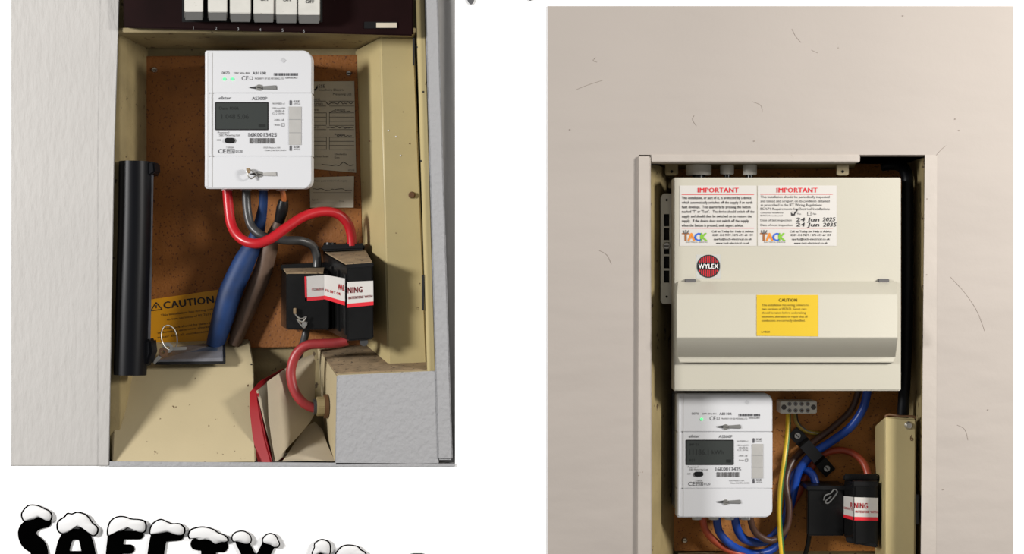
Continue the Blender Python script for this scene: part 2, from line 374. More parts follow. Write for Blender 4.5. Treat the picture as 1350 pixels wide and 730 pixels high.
squiggle(pr, 430, 136, 465, 1.8, dd, .0005, 16, 1); squiggle(pr, 434, 147, 462, 1, dd, .0004, 12, 2); squiggle(pr, 430, 168, 465, 1.2, dd, .0005, 14, 3); squiggle(pr, 424, 216, 466, 2.6, dd, .0005, 9, 5); squiggle(pr, 444, 179, 464, 1, dd, .0004, 10, 8)
obj('print', pr, M_inkG, rc)
lg = MB(); lg.add([P(x, y, dd) for x, y in ((412, 118.5), (416, 116.5), (418.4, 111.5), (418.8, 116), (415.5, 119.5))], [(0, 1, 2, 3, 4)]); obj('logo', lg, M_ink, rc)
rc2 = thing('record_card', 'small curled paper slip below the tall record card', 'card', P(438, 272, .138))
sh = MB(); n = 8; g = [[P(409+(466-409)*i/n+(1-j)*1.5*(i/n-.5), 234+39.5*j-2*i/n*(1-j), .1385-.006*abs(i/n-.45)**2*4*j) for i in range(n+1)] for j in (0, 1)]
sh.add(g[0]+g[1]+[p+Vector((0, .0006, 0)) for p in g[0]+g[1]], [(i, i+1, i+n+2, i+n+1) for i in range(n)]+[(i+2*n+2, i+3*n+3, i+3*n+4, i+2*n+3) for i in range(n)])
obj('sheet', sh, M_paper, rc2, fix=False)
pr = MB(); dd = .1325; text(pr, 'Please quote number with enquiry', 414, 238, 2.6, dd, w=44); squiggle(pr, 412, 250, 464, 1.6, dd, .0005, 18, 4); text(pr, 'Signed', 411, 263, 2.2, dd); text(pr, 'Date', 447, 265, 2.2, dd); rect(pr, 411, 267, 440, 267.5, dd); rect(pr, 412, 253.5, 463, 254, dd)
obj('print', pr, M_inkG, rc2)

# ---- electricity meter builder (used twice)
def make_meter(label, X, Y, s, d, back, sealed, leds, lcd):
    """X, Y: pixel of the top left corner at depth d, s: pixels per millimetre of a 141 x 182 face"""
    t = thing('electricity_meter', label, 'meter', P(X+70*s, Y+182*s, (d+back)/2))
    U = lambda u: X+u*s
    V = lambda v: Y+v*s
    def panel(v0, v1, r, dd): return MB().prism([(U(a), V(b)) for a, b in rrect(0 if r[0] or r[3] else .2, v0, 141, v1, r)], dd, back)
    def sh(pts): return [(U(a), V(b)) for a, b in pts]
    obj('body', MB().prism(sh(rrect(3, 4, 127, 178, (2, 10, 10, 2))), d+.004, back), M_meter, t, bevel=.002)
    obj('top_cover', MB().prism(sh(rrect(0, 0, 141, 56.6, (3, 12, 0, 0), 7)), d, d+.022), M_meter, t, bevel=.0012, seg=3)
    obj('label_plate', MB().prism(sh(rrect(0, 56.8, 141, 139.1, 0)), d+.0003, d+.022), M_meter, t, bevel=.0004)
    obj('terminal_cover', MB().prism(sh(rrect(0, 139.3, 141, 182, (0, 0, 12, 3), 7)), d, d+.022), M_meter, t, bevel=.0012, seg=3)
    obj('edge_rib', MB().tube([P(U(3.5), V(3), d+.002), P(U(3.5), V(90), d+.002), P(U(3), V(179), d+.002)], mm(3.2*s), 10, 2), M_meter, t)
    obj('edge_groove', MB().box(U(9.5), V(3), U(10.3), V(180), d-.0003, d+.001), M_stick, t)
    e = d-.0003
    sc = obj('display', MB().prism(sh(rrect(14.5, 69, 83, 104, 1.2)), d-.0006, d+.002), M_lcd, t, bevel=.0004)
    obj('display_bezel', MB().prism(sh(rrect(13.4, 67.9, 84.1, 105.1, 1.6)), d-.0002, d+.002), M_ink, t)
    L = MB(); e2 = d-.0008
    if lcd:
        text(L, 'IMP R1', U(19), V(75), 3.4*s, e2); text(L, '11186.1', U(19), V(86), 8*s, e2, w=28*s); text(L, 'kWh', U(52), V(86), 6*s, e2); text(L, 'R01', U(19), V(98), 4*s, e2)
        rect(L, U(73), V(97), U(80), V(101.5), e2)
    else:
        text(L, 'Date 10.06', U(19), V(76), 4*s, e2); text(L, '1 048 5.06', U(22), V(87), 6*s, e2); rect(L, U(71), V(97), U(80), V(101.5), e2)
    obj('display_segments', L, M_lcdT, sc)
    B = MB(); G = MB()
    text(G, '0070', U(22.5), V(29.5), 3.4*s, e, w=10*s); text(G, '230V 50Hz 80A', U(38), V(29.7), 2.4*s, e, w=21*s); text(B, 'AB110R', U(63), V(29.8), 3.6*s, e, w=18*s, bold=.02)
    barcode(B, U(91), V(29.8), U(123), V(33.4), e, 24, 3); text(G, '1EB00363853', U(106), V(36), 2.2*s, e, w=16*s)
    text(B, 'CE', U(48.5), V(36.4), 5.6*s, e, w=9*s); G.join(ringrect(U(59), V(34.4), U(63), V(38.4), .5*s, e))
    text(G, 'PROPERTY OF SSE METERING LTD', U(66), V(37), 2.3*s, e, w=38*s)
    text(B, 'elster', U(18), V(62.5), 4.2*s, e, w=16*s, shear=.25); text(B, 'AS300P', U(62), V(63.2), 4.2*s, e, w=20*s)
    for k, (st, ww) in enumerate((('NUMBER v1', 16), ('1000 imp/kWh', 17), ('10-80 A', 13), ('Cl. 2  50 Hz', 16), ('kWh 1', 9), ('Rate', 7))):
        text(G, st, U(89+(0 if k in (0, 1, 3) else 3)), V([70, 76, 79.5, 83, 91.5, 98][k]), 2.2*s, e, w=ww*s)
    G.join(ringrect(U(101), V(96), U(105), V(100), .5*s, e)); text(G, '4', U(102), V(91.5), 3*s, e)
    for v0, st in ((65.5, 'SSE'), (125.2, 'SSE')):
        B.add([P(*q, e) for q in sh(rrect(111.8, v0, 114.6, v0+7, 1.2, 3))], [tuple(range(16))]); text(G, st, U(117), V(v0+1.8), 2.8*s, e, w=8*s, bold=.02)
        text(G, 'OPTICAL', U(117), V(v0+5), 1.9*s, e, w=9*s)
    text(G, 'Property of', U(17), V(106.9+1), 2.5*s, e, w=15*s); text(G, 'SSE Metering Ltd', U(19), V(111.6), 2.5*s, e, w=27*s); text(G, 'SCR', U(16), V(118), 2.2*s, e, w=5*s)
    text(B, '16K0013425', U(57.5), V(111), 5*s, e, w=37*s); barcode(G, U(59), V(115.5), U(93), V(122.6), e, 26, 9)
    text(G, 'IP53 Made in UK', U(77.5), V(128), 2*s, e, w=22*s); text(G, 'Class 2 BS EN 50470', U(79), V(131.5), 2*s, e, w=28*s)
    text(G, '7 00034', U(28), V(127.8), 2.2*s, e, w=10*s); text(B, 'CE', U(17.5), V(132.6), 5.6*s, e, w=10*s)
    G.join(ringrect(U(29), V(129.8), U(39), V(135.6), .6*s, e)); text(B, 'M16', U(29.8), V(132.7), 3.4*s, e, w=8*s); text(B, '0120', U(40.5), V(132.8), 3.6*s, e, w=9*s)
    obj('bold_print', B, M_inkM, t)['kind'] = 'stuff'; obj('fine_print', G, M_inkG, t)['kind'] = 'stuff'
    st = obj('tariff_strip', MB().box(U(111), V(74), U(127), V(124.5), d-.0005, d+.001), M_stick, t)
    dv = MB(); rect(dv, U(111), V(90.5), U(127), V(91.2), d-.0008); rect(dv, U(111), V(108), U(127), V(108.7), d-.0008); obj('divider', dv, M_inkP, st)
    obj('push_button', MB().prism(sh(rrect(26, 115, 39.5, 122, 3.4)), d-.002, d+.001), M_black, t, bevel=.0006)
    for u in leds: obj('led', MB().disc(P(U(u), V(37.8), d+.0002), mm(2.1*s), (0, -1, 0), .001, 12), M_led, t)
    # sealing screws
    def seal(v, wire):
        q = obj('sealing_screw', MB().disc(P(U(72), V(v), d+.0002), mm(4.2*s), (0, -1, 0), .0018, 14), M_steel, t)
        rot = MB(); rot.prism(sh([(76, v-2), (94, v-3.4), (95, v+2.6), (76, v+2)]), d-.0016, d); obj('seal_tag', rot, M_fuseG if not wire else M_stick, q, bevel=.0006)
        rot = MB(); rot.prism(sh([(58, v-.6), (70, v-2.4), (70, v+2), (61, v+.9)]), d-.0012, d); obj('seal_tail', rot, M_greyC, q, bevel=.0003)
        obj('slot', MB().prism(sh([(69, v-1), (75.5, v+.2), (75.2, v+1.2), (68.8, v)]), d-.0021, d-.0015), M_dark, q)
        if wire:
            wz = MB().tube([P(U(69), V(v), d-.002), P(U(62), V(v-5), d-.006), P(U(56), V(v-5), d-.008), P(U(57), V(v+2), d-.008), P(U(61), V(v+6), d-.007), P(U(66), V(v+3), d-.004), P(U(71), V(v+1), d-.002)], mm(.9*s), 6, 4)
            obj('seal_wire', wz, M_steel, q); obj('lead_seal', MB().prism(sh([(54, v-8), (59, v-8), (60, v-2), (56, v-1)]), d-.009, d-.004), M_dust, q, bevel=.0008)
    seal(49, False); seal(163 if sealed else 159.5, sealed)
    em = MB(); em.prism(sh([(100, 13), (103, 9.5), (107, 13), (104, 16.5)]), d-.0005, d); obj('embossed_mark', em, M_meterD, t)
    for u in (29.5, 54.5, 77.5, 101):
        obj('cable_sleeve', MB().disc(P(U(u), V(181), d+.045), mm(7.5*s), (0, 0, -1), mm(4*s), 16), M_meter, t)
    return t
def ringrect(x0, y0, x1, y1, w_, d):
    m = MB(); rect(m, x0, y0, x1, y0+w_, d); rect(m, x0, y1-w_, x1, y1, d); rect(m, x0, y0, x0+w_, y1, d); rect(m, x1-w_, y0, x1, y1, d); return m
make_meter('white electricity meter with two green lights and a dangling wire seal', 270, 66.5, 1.0, .03, .139, True, (26, 36.7), False)

# ---- cables of the left alcove
def cable(label, name, pts, rad, m, seg=12, group=None):
    o = obj(name, MB().tube([P(*p) for p in pts], [mm(r) for r in rad] if isinstance(rad, list) else mm(rad), seg), m)
    return tag(o, label, 'cable', group)
cable('thick bright red cable looping from old meter up over the black cutout', 'red_cable', [(299.5, 249, .075), (301, 268, .072), (305, 296, .066), (317, 314, .056), (336, 321, .05), (356, 315, .052), (376, 301, .058), (401, 285, .068), (425, 279, .078), (445, 282, .086), (458, 294, .092), (463, 309, .095), (464.5, 325, .096)], 6.8, M_red)
cable('dark grey cable from old meter bending right into the black cutout', 'grey_cable', [(324.5, 249, .075), (326, 278, .076), (332, 299, .074), (349, 312, .07), (375, 316.5, .075), (398, 317.5, .083), (413, 325, .095), (418, 340, .1), (418, 352, .1)], 6, M_greyC)
cable('dark blue tail and wide blue sheath sloping down from the old meter', 'blue_cable', [(347.5, 249, .077), (347, 268, .086), (343, 292, .097), (336, 318, .104), (322, 345, .106), (304, 385, .106), (294, 418, .108), (283, 456, .112)], [5.5, 6, 8, 11, 15, 16.5, 15.5, 12], M_blueD)
bs = thing('brown_cable', 'brown grey sheathed cable twisting down behind the wide blue sheath', 'cable', P(300, 455, .12))
obj('sheath', MB().tube([P(*p) for p in ((369, 290, .098), (362, 305, .1), (355, 328, .112), (344, 365, .122), (325, 410, .124), (308, 455, .124))], [mm(r) for r in (6, 8, 12, 13, 12.5, 9)], 12), M_brownS, bs)
obj('taped_joint', MB().tube([P(*p) for p in ((374, 264, .086), (372, 275, .09), (368, 292, .097))], [mm(6.5), mm(8.5), mm(7)], 10), M_black, bs)
obj('copper_end', MB().tube([P(*p) for p in ((371, 249, .077), (374, 258, .08), (374, 270, .088))], mm(3.4), 8), M_copper, bs)

# ---- black service cutout builder pieces
def warn_label(parent, quads, txt, k=1.0):
    """quads: list of (TL, TR, BR, BL) world points of one label bent over the block"""
    W = MB(); R = MB(); off = Vector((0, -.0008, 0))
    for i, (a, b, c, e) in enumerate(quads):
        n = (b-a).cross(e-a).normalized(); n = n if n.y < 0 else -n
        o1 = n*.0007; o2 = n*.0010
        W.add([a+o1, b+o1, c+o1, e+o1], [(0, 3, 2, 1)])
        R.add([e.lerp(a, .15)+o2, c.lerp(b, .15)+o2, c+o2, e+o2], [(0, 3, 2, 1)])
        if i == 0 and txt[0] is not None and k > 0: R.add([a+o2, a.lerp(b, .1)+o2, e.lerp(c, .1)+o2, e+o2], [(0, 3, 2, 1)])
    lab = obj('warning_label', W, M_pwhite, parent, fix=False)
    obj('red_border', R, M_inkR, lab, fix=False)
    TR = MB(); TB = MB()
    for (a, b, c, e), tt in zip(quads, txt):
        if not tt: continue
        n = (b-a).cross(e-a).normalized(); n = n if n.y < 0 else -n
        def fn(x, y, a=a, b=b, c=c, e=e, n=n): return a.lerp(b, x).lerp(e.lerp(c, x), y)+n*.0012
        for (st, x, y, h, ww, red) in tt:
            text(TR if red else TB, st, x, y, h, 0, w=ww, bold=.025, fn=fn)
    if TR.v: obj('red_lettering', TR, M_inkR, lab)
    if TB.v: obj('small_lettering', TB, M_inkR, lab)
co = thing('service_cutout', 'dusty black twin-block service cutout with warning label under the old meter', 'fuse box', P(432, 450, .08))
lb = MB().hexa([P(377.5, 361, .05), P(434, 361, .05), P(434, 434.5, .05), P(377.5, 434.5, .05)], [P(371, 352, .139), P(436, 350, .139), P(436, 432, .139), P(370, 430, .139)])
obj('neutral_block', lb, M_blackD, co, bevel=.002)
obj('dust_layer', MB().hexa([P(378, 359.6, .053), P(426, 358.6, .053), P(426, 361, .053), P(378, 361.5, .053)], [P(372, 351, .12), P(428, 350, .12), P(428, 352, .12), P(372, 353, .12)]), M_dust, co)
obj('rear_ridge', MB().hexa([P(370, 349, .1), P(428, 346, .1), P(428, 354, .1), P(370, 356, .1)], [P(371, 347, .139), P(428, 345, .139), P(428, 354, .139), P(371, 356, .139)]), M_blackD, co, bevel=.0015)
fr = [P(458, 350, .004), P(491.5, 348, .004), P(492.5, 447, .004), P(458, 449.5, .004)]; bk = [P(425, 331, .115), P(480, 328, .115), P(484, 436, .115), P(427, 434, .115)]
obj('fuse_carrier', MB().hexa(fr, bk), M_blackD, co, bevel=.002)
up = Vector((0, 0, .0016))
obj('dust_layer', MB().hexa([fr[0].lerp(bk[0], .06)+up, fr[1].lerp(bk[1], .06)+up, fr[1].lerp(bk[1], .06), fr[0].lerp(bk[0], .06)], [bk[0].lerp(fr[0], .12)+up, bk[1].lerp(fr[1], .12)+up, bk[1].lerp(fr[1], .12), bk[0].lerp(fr[0], .12)]), M_dust, co)
obj('carrier_lip', MB().hexa([P(456.5, 348.5, .002), P(492.5, 346, .002), P(492.6, 352, .002), P(456.5, 354.5, .002)], [P(456.5, 348.5, .012), P(492.5, 346, .012), P(492.6, 352, .012), P(456.5, 354.5, .012)]), M_black, co, bevel=.0012)
obj('cable_port_cap', MB().hexa([P(423.5, 323, .088), P(481, 321, .088), P(481, 329, .088), P(424, 331, .088)], [P(424, 321, .125), P(480, 320, .125), P(480, 332, .125), P(424, 333, .125)]), M_black, co, bevel=.0025)
for x in (435, 464): obj('port_rim', MB().ring(P(x, 322.5, .1), .006, .0085, (0, 0, 1), .003, 16), M_black, co)
def side(u, v, o=0.0008):   # point on the carrier's slanted left side; u 0 back .. 1 front
    p = bk[0].lerp(fr[0], u).lerp(bk[3].lerp(fr[3], u), v); nn = (fr[0]-bk[0]).cross(bk[3]-bk[0]).normalized(); nn = nn if nn.x < 0 else -nn
    return p+nn*o
for u0, u1 in ((.1, .16), (.38, .44), (.62, .70), (.9, .97)):
    obj('side_rib', MB().hexa([side(u0, .12, .002), side(u1, .12, .002), side(u1, .92, .002), side(u0, .92, .002)], [side(u0, .12, -.001), side(u1, .12, -.001), side(u1, .92, -.001), side(u0, .92, -.001)]), M_black, co, bevel=.0006)
warn_label(co, [(P(401.5, 364.5, .0495), P(428, 362.5, .0495), P(428, 394.5, .0495), P(402.5, 397, .0495)),
                (P(428, 362, .0485), side(.995, .17, .0025), side(.995, .53, .0025), P(428, 394, .0485)),
                (P(457.5, 371.5, .0038), P(492, 370, .0038), P(492.5, 402, .0038), P(457.5, 405.5, .0038))],
           [[('IT IS DANGEROUS', .35, .56, .1, .6, False)], [('TO LIFT OR', .05, .62, .1, .75, False), ('WAR', .68, .36, .22, .31, True)], [('NING', .03, .33, .23, .55, True), ('INTERFERE WITH', .06, .63, .1, .9, False)]])
sl = obj('seal', MB().tube([P(*p) for p in ((388, 408, .049), (390, 415, .044), (397, 420, .042), (404, 417, .044), (399, 424, .043), (392, 421, .046), (401, 432, .046), (405, 424, .047))], mm(1.1), 6, 5), M_steel, co)
obj('seal_bead', MB().prism(rrect(386.5, 406, 390.5, 414, 1.4), .043, .048), M_dust, sl, bevel=.0006)
obj('seal_bead', MB().disc(P(402, 427, .047), .0036, (0, -1, 0), .004, 10), M_steel, sl)
obj('bottom_lug', MB().disc(P(480, 450.5, .012), .0055, (0, -1, 0), .003, 14), M_greyC, co)

# ---- lower red loop + grey tail + gland
cable('faded red cable looping from the cutout down into the cream box side', 'red_cable', [(458, 449, .05), (444, 452, .05), (425, 453, .05), (405, 455, .05), (391, 466, .05), (383.5, 488, .05), (387, 512, .05), (399, 530, .05), (415, 538, .055), (425, 538.5, .06)], 6.6, M_redD)
cable('short grey cable dropping behind the faded red loop', 'grey_cable', [(404, 433, .09), (402, 444, .09), (397, 460, .095), (391, 480, .1), (389, 500, .105)], 5.2, M_greyC)
gl = thing('cable_gland', 'round metal gland where the faded red cable enters the box', 'gland', P(428, 536, .06))
ax = (1, .25, 0)
obj('nut', MB().disc(P(417, 535.5, .055), .0135, ax, .012, 8), M_creamD, gl, bevel=.001)
obj('flange', MB().disc(P(427, 535.5, .058), .0165, ax, .006, 24), M_knob, gl, bevel=.001)
obj('collar', MB().ring(P(413, 536, .054), .0068, .0105, ax, .006, 20), M_greyC, gl)

# ---- boxes at the bottom
wb = thing('white_box', 'white-fronted cream box at the bottom right of the cupboard', 'box', P(510, 612, .06))
A = [P(444, 494.5, .003), P(576, 488.5, .003), P(579, 611, .003), P(442, 613, .003)]
B_ = [P(418, 456, .145), P(562, 456, .145), P(566, 600, .145), P(430, 598, .145)]
obj('body', MB().hexa(A, B_), M_box, wb, bevel=.0015)
obj('front_panel', MB().hexa([p+Vector((0, -.003, 0)) for p in A], [p+Vector((0, .0005, 0)) for p in A]), M_plasL2, wb, bevel=.0012)
obj('dust_layer', MB().hexa([A[0].lerp(B_[0], .04)+up, A[1].lerp(B_[1], .04)+up, A[1].lerp(B_[1], .04), A[0].lerp(B_[0], .04)], [B_[0]+up, B_[1]+up, B_[1], B_[0]]), M_dust, wb)
cb = thing('cream_box', 'speckled cream sloping cover box at the bottom left of the cupboard', 'box', P(240, 612, .06))
T0 = [P(152, 480, .085), P(334.5, 477.5, .085), P(337.5, 610, .004), P(147, 612, .004)]
T1 = [P(160, 452, .139), P(329, 446, .139), P(333, 600, .139), P(155, 602, .139)]
obj('cover', MB().hexa(T0, T1), M_box, cb, bevel=.002)
obj('edge_screw', MB().disc(P(331.5, 480, .083), .0013, (0, -1, 0), .001, 8), M_dark, cb)

# ---- black tube
bt = thing('black_bar', 'long upright black plastic bar with rounded ends inside the left jamb', 'bar', P(172, 495, .03))
obj('body', MB().tube([P(178.5, 213, .03), P(177.5, 300, .03), P(174.5, 400, .028), P(171.5, 494, .026)], [mm(21.5), mm(22), mm(22), mm(21.5)], 24, 4), M_blackS, bt)
obj('top_clip', MB().prism([(184, 212), (203, 213), (204, 227), (198, 231), (186, 231)], .02, .055), M_blackS, bt, bevel=.002)
obj('bottom_clip', MB().prism([(182, 450), (198, 446), (200, 464), (194, 482), (180, 486)], .02, .055), M_blackS, bt, bevel=.003)
obj('edge_strip', MB().hexa([P(199.5, 231, .03), P(202.5, 231, .03), P(198.5, 448, .03), P(195, 448, .03)], [P(199.5, 231, .045), P(202.5, 231, .045), P(198.5, 448, .045), P(195, 448, .045)]), M_clear, bt)

# ---- caution sticker
cs = thing('caution_sticker', 'tilted orange-yellow CAUTION sticker low on the dark chipboard', 'sticker', P(245, 455, .139))
obj('sheet', MB().hexa([P(193, 395.5, .1388), P(300, 380, .1388), P(303, 450, .1388), P(196, 466, .1388)], [P(193, 395.5, .1399), P(300, 380, .1399), P(303, 450, .1399), P(196, 466, .1399)]), M_pyelD, cs)
tx = MB(); dd = .1388-EPS; ro = math.radians(7)
text(tx, 'CAUTION', 216, 402.5, 9, dd, w=66, bold=.035, rot=ro)
for i, (st, x, ww) in enumerate((('This installation has wiring colours', 212, 78), ('to two versions of BS 7671.', 220, 60), ('Great care should be taken before', 214, 76), ('undertaking extension, alteration or', 208, 82), ('repair that all conductors are', 208, 78))):
    text(tx, st, x, [415.5, 421, 433, 438.5, 444.5][i], 2.8, dd, w=ww, rot=ro)
tri = [(199, 409.5), (206, 398.5), (214, 407.5)]
for a, b in ((0, 1), (1, 2), (2, 0)): tx.tube([P(*tri[a], dd), P(*tri[b], dd)], .0006, 4, 1)
tx.tube([P(206, 402, dd), P(206.5, 406, dd)], .0007, 4, 1)
obj('lettering', tx, M_ink, cs)

# ---- card case, key ring, key
kc = thing('card_case', 'flat clear plastic card case lying on the cream sloping box', 'case', P(250, 478, .08))
obj('case', MB().hexa([P(206, 475, .07), P(296, 472, .07), P(296, 478.5, .07), P(205, 480, .07)], [P(222, 458, .12), P(295, 449, .12), P(295, 455, .12), P(222, 463, .12)]), M_clear, kc, bevel=.0012)
obj('black_edge', MB().hexa([P(204, 477, .068), P(297.5, 476, .068), P(297.5, 479.5, .068), P(204, 480.5, .068)], [P(204, 477, .074), P(297.5, 476, .074), P(297.5, 479.5, .074), P(204, 480.5, .074)]), M_black, kc, bevel=.0006)
obj('side_edge', MB().hexa([P(294, 471, .069), P(297.5, 471, .069), P(297.5, 478, .069), P(294, 478, .069)], [P(293, 449, .121), P(296.5, 449, .121), P(296.5, 456, .121), P(293, 456, .121)]), M_black, kc, bevel=.0006)
obj('printed_card', MB().hexa([P(226, 470.3, .08), P(287, 468.3, .08), P(287, 470, .08), P(226, 472, .08)], [P(238, 460.3, .107), P(286, 454.5, .107), P(286, 457, .107), P(238, 463, .107)]), M_pcb, kc)
kr = MB().tube([P(223+10*math.cos(a)+4*math.sin(a), 445+16*math.sin(a)-3*math.cos(a), .08+.01*math.cos(a)) for a in [2*math.pi*i/14 for i in range(15)]], mm(1), 6, 3, cap=False)
tag(obj('key_ring', kr, M_steel), 'thin steel split ring standing up beside the card case', 'key ring')
ky = thing('key', 'small steel key on the split ring above the card case', 'key', P(225, 465, .075))
obj('bow', MB().ring(P(221, 459, .078), .003, .0075, (.2, -1, .5), .0018, 18), M_steel, ky)
obj('blade', MB().hexa([P(227, 457.5, .077), P(246, 457, .077), P(246, 461, .077), P(227, 462, .077)], [P(227, 457, .0795), P(246, 456.5, .0795), P(246, 460.5, .0795), P(227, 461.5, .0795)]), M_steel, ky, bevel=.0006)
k2 = thing('key', 'dark flat key hanging left of the card case', 'key', P(205, 478, .068))
obj('bow', MB().ring(P(215, 464, .073), .0025, .0065, (.3, -1, .2), .0018, 16), M_knob, k2)
obj('blade', MB().hexa([P(211, 466, .072), P(215, 469, .072), P(204, 480, .067), P(201, 477, .067)], [P(211, 466, .0735), P(215, 469, .0735), P(204, 480, .0685), P(201, 477, .0685)]), M_steel, k2)

# ---- red folder and papers
def sheet(name, rows, m, label, cat, th=.0012):
    """rows: list of lists of (px, py, d); a bent sheet with thickness"""
    mb = MB(); a = [[P(*p) for p in r] for r in rows]; R_, C_ = len(a), len(a[0])
    tv = Vector((th*.8, th*.6, 0))
    fl = [p for r in a for p in r]; N = len(fl)
    F = [(i*C_+j, i*C_+j+1, (i+1)*C_+j+1, (i+1)*C_+j) for i in range(R_-1) for j in range(C_-1)]
    rim = [(0, j) for j in range(C_)]+[(i, C_-1) for i in range(1, R_)]+[(R_-1, j) for j in range(C_-2, -1, -1)]+[(i, 0) for i in range(R_-2, 0, -1)]
    rim = [i*C_+j for i, j in rim]
    mb.add(fl+[p+tv for p in fl], F+[tuple(N+q for q in reversed(f)) for f in F]+[(rim[i], rim[(i+1) % len(rim)], rim[(i+1) % len(rim)]+N, rim[i]+N) for i in range(len(rim))])
    return tag(obj(name, mb, m, ang=60), label, cat)
sheet('red_folder', [[(343, 502, .06), (352, 497, .075), (372, 486, .1)], [(329, 517, .03), (338, 520, .03), (352, 510, .075)], [(329, 540, .025), (341, 545, .024), (356, 540, .07)], [(333, 575, .02), (348, 580, .018), (362, 580, .06)], [(340, 609, .015), (356, 609, .012), (372, 606, .05)]], M_redF, 'red card folder stuffed upright between the two boxes', 'folder', .003)
sheet('folded_paper', [[(338, 515, .035), (352, 504, .05), (378, 486, .08)], [(341, 528, .028), (352, 520, .04), (380, 502, .08)], [(348, 555, .024), (356, 550, .034), (384, 530, .08)], [(357, 590, .02), (362, 588, .03), (380, 570, .07)], [(360, 608, .016), (364, 608, .02), (374, 602, .05)]], M_paper2, 'cream folded sheet just right of the red folder', 'paper')
sheet('folded_paper', [[(352, 503, .03), (362, 496, .045), (380, 483, .07), (398, 472, .085), (412, 467, .1)], [(353, 520, .026), (366, 512, .04), (382, 500, .065), (400, 488, .085), (415, 478, .1)], [(354, 550, .022), (368, 545, .036), (386, 535, .06), (402, 525, .08), (414, 516, .098)], [(358, 580, .018), (370, 576, .032), (386, 566, .055), (402, 556, .075), (413, 547, .09)], [(363, 608, .012), (370, 599, .028), (380, 588, .048), (394, 573, .065), (408, 556, .08)]], M_paper2, 'wide folded cream paper leaning under the faded red loop', 'paper')
sheet('crumpled_paper', [[(404, 562, .1), (414, 556, .11), (424, 566, .1)], [(388, 584, .07), (408, 578, .08), (430, 584, .07)], [(378, 600, .04), (404, 594, .045), (436, 598, .04)], [(372, 608, .008), (400, 607, .01), (441, 608, .008)]], M_paper2, 'crumpled cream sheet lying flat in the gap by the white box', 'paper')

# ================================================================== RIGHT ALCOVE
lin_ = thing('alcove_lining', 'cream metal lining inside the right-hand wall recess', 'lining', P(1035, 860, .1))
obj('side_panel', MB().column([(846, .031), (859, .031), (870, .062), (871, .064), (889, .16), (846, .16)], 214, BOTY), M_creamD, lin_, bevel=.0008)
obj('side_panel', MB().column([(1228, .031), (1216, .031), (1190, .16), (1240, .16)], 205, BOTY), M_creamD, lin_, bevel=.0008)
obj('top_panel', MB().column([(850, .031), (1228, .031), (1228, .16), (850, .16)], 195, 204), M_creamD, lin_)
obj('upper_shelf', MB().column([(872, .05), (1128, .05), (1125, .16), (872, .16)], 205, 212), M_creamD, lin_)
br = thing('backboard', 'light orange chipboard panel behind the newer cables', 'board', P(1035, 728, .165))
obj('panel', MB().box(884, 214, 1196, 726, .158, .17), M_chipR, br)
obj('rear_liner', MB().box(846, 200, 1236, BOTY, .171, .18), M_creamD, br)
s = obj('screw', MB().disc(P(902.5, 712, .158), .0045, (0, -1, 0), .003, 14, .003), M_steel, br)
obj('slot', MB().box(900, 711.4, 905, 712.6, .1545, .1552), M_dark, s)
# fittings hanging from the recess ceiling
def gland(label, x, r, d, h):
    g = thing('ceiling_gland', label, 'gland', P(x, 215, d))
    top = Vector((P(x, 0, d).x, d, Z0+.153))
    obj('bush', MB().ring(top-Vector((0, 0, h)), r*.55, r, (0, 0, 1), h, 22), M_white, g, bevel=.001)
    obj('cable_stub', MB().disc(top-Vector((0, 0, h*2)), r*.5, (0, 0, 1), h*2, 12), M_blackD, g)
gland('large white round gland on the recess ceiling', 921, .0175, .075, .014)
gland('small white gland on the recess ceiling next to the large one', 958.5, .0095, .075, .013)
gland('small white gland on the recess ceiling furthest from the large one', 988.5, .0095, .07, .014)
for lab, a, b, yy in (('cream bent bracket at the top left corner of the recess', 877, 894, 231), ('cream drop bracket hanging above the consumer unit', 1103, 1119, 231)):
    g = thing('bracket', lab, 'bracket', P((a+b)/2, yy, .07))
    obj('plate', MB().prism(rrect(a, 214, b, yy, (0, 0, 3, 3)), .066, .069), M_creamD if a < 900 else M_box, g, bevel=.0006)
    obj('hole', MB().disc(P((a+b)/2, yy-5, .0659), .002, (0, -1, 0), .0004, 10), M_dark, g)

# ---- consumer unit
cu_ = thing('consumer_unit', 'cream metal consumer unit with sloped flap and stickers', 'consumer unit', P(1038, 515, .06))
obj('front_cover', MB().box(888, 234, 1188, 515, .02, .05), M_cu, cu_, bevel=.0015)
obj('back_box', MB().box(912, 240, 1180, 512, .049, .157), M_cu, cu_)
prof = [(370.5, .0205), (372, .016), (388, -.012), (445, -.03), (447, -.029), (470.5, .014), (477.5, .013), (478, .0205)]
fl = MB(); n = len(prof)
def flapx(y, d, x): p = P(675, y, d); return Vector((P(x, 0, 0).x*1.0, d, p.z))
XL = [894, 893.5, 891.8, 892, 892, 893.5, 896, 896]; XR = [1180.5, 1182, 1183.5, 1183.5, 1183.5, 1180.5, 1177.5, 1177.5]
kx = [(D+d)/D for _, d in prof]
vl = [P(XL[i], prof[i][0], prof[i][1]) for i in range(n)]; vr = [P(XR[i], prof[i][0], prof[i][1]) for i in range(n)]
fl.add(vl+vr, [tuple(range(n-1, -1, -1)), tuple(range(n, 2*n))]+[(i, (i+1) % n, (i+1) % n+n, i+n) for i in range(n)])
flap = obj('flap', fl, M_cu, cu_, bevel=.0007)
for x in (903, 1158): obj('hinge_slot', MB().prism(rrect(x, 367.3, x+14.5, 372.2, 2.2), .0155, .0205), M_zinc if 0 else M_inkG, cu_, bevel=.0006)
def sticker(name, label, pts, d, m): 
    t = thing(name, label, 'sticker', P(sum(p[0] for p in pts)/len(pts), max(p[1] for p in pts), d))
    obj('sheet', MB().prism(pts, d-.0005, d+.0002), m, t); return t
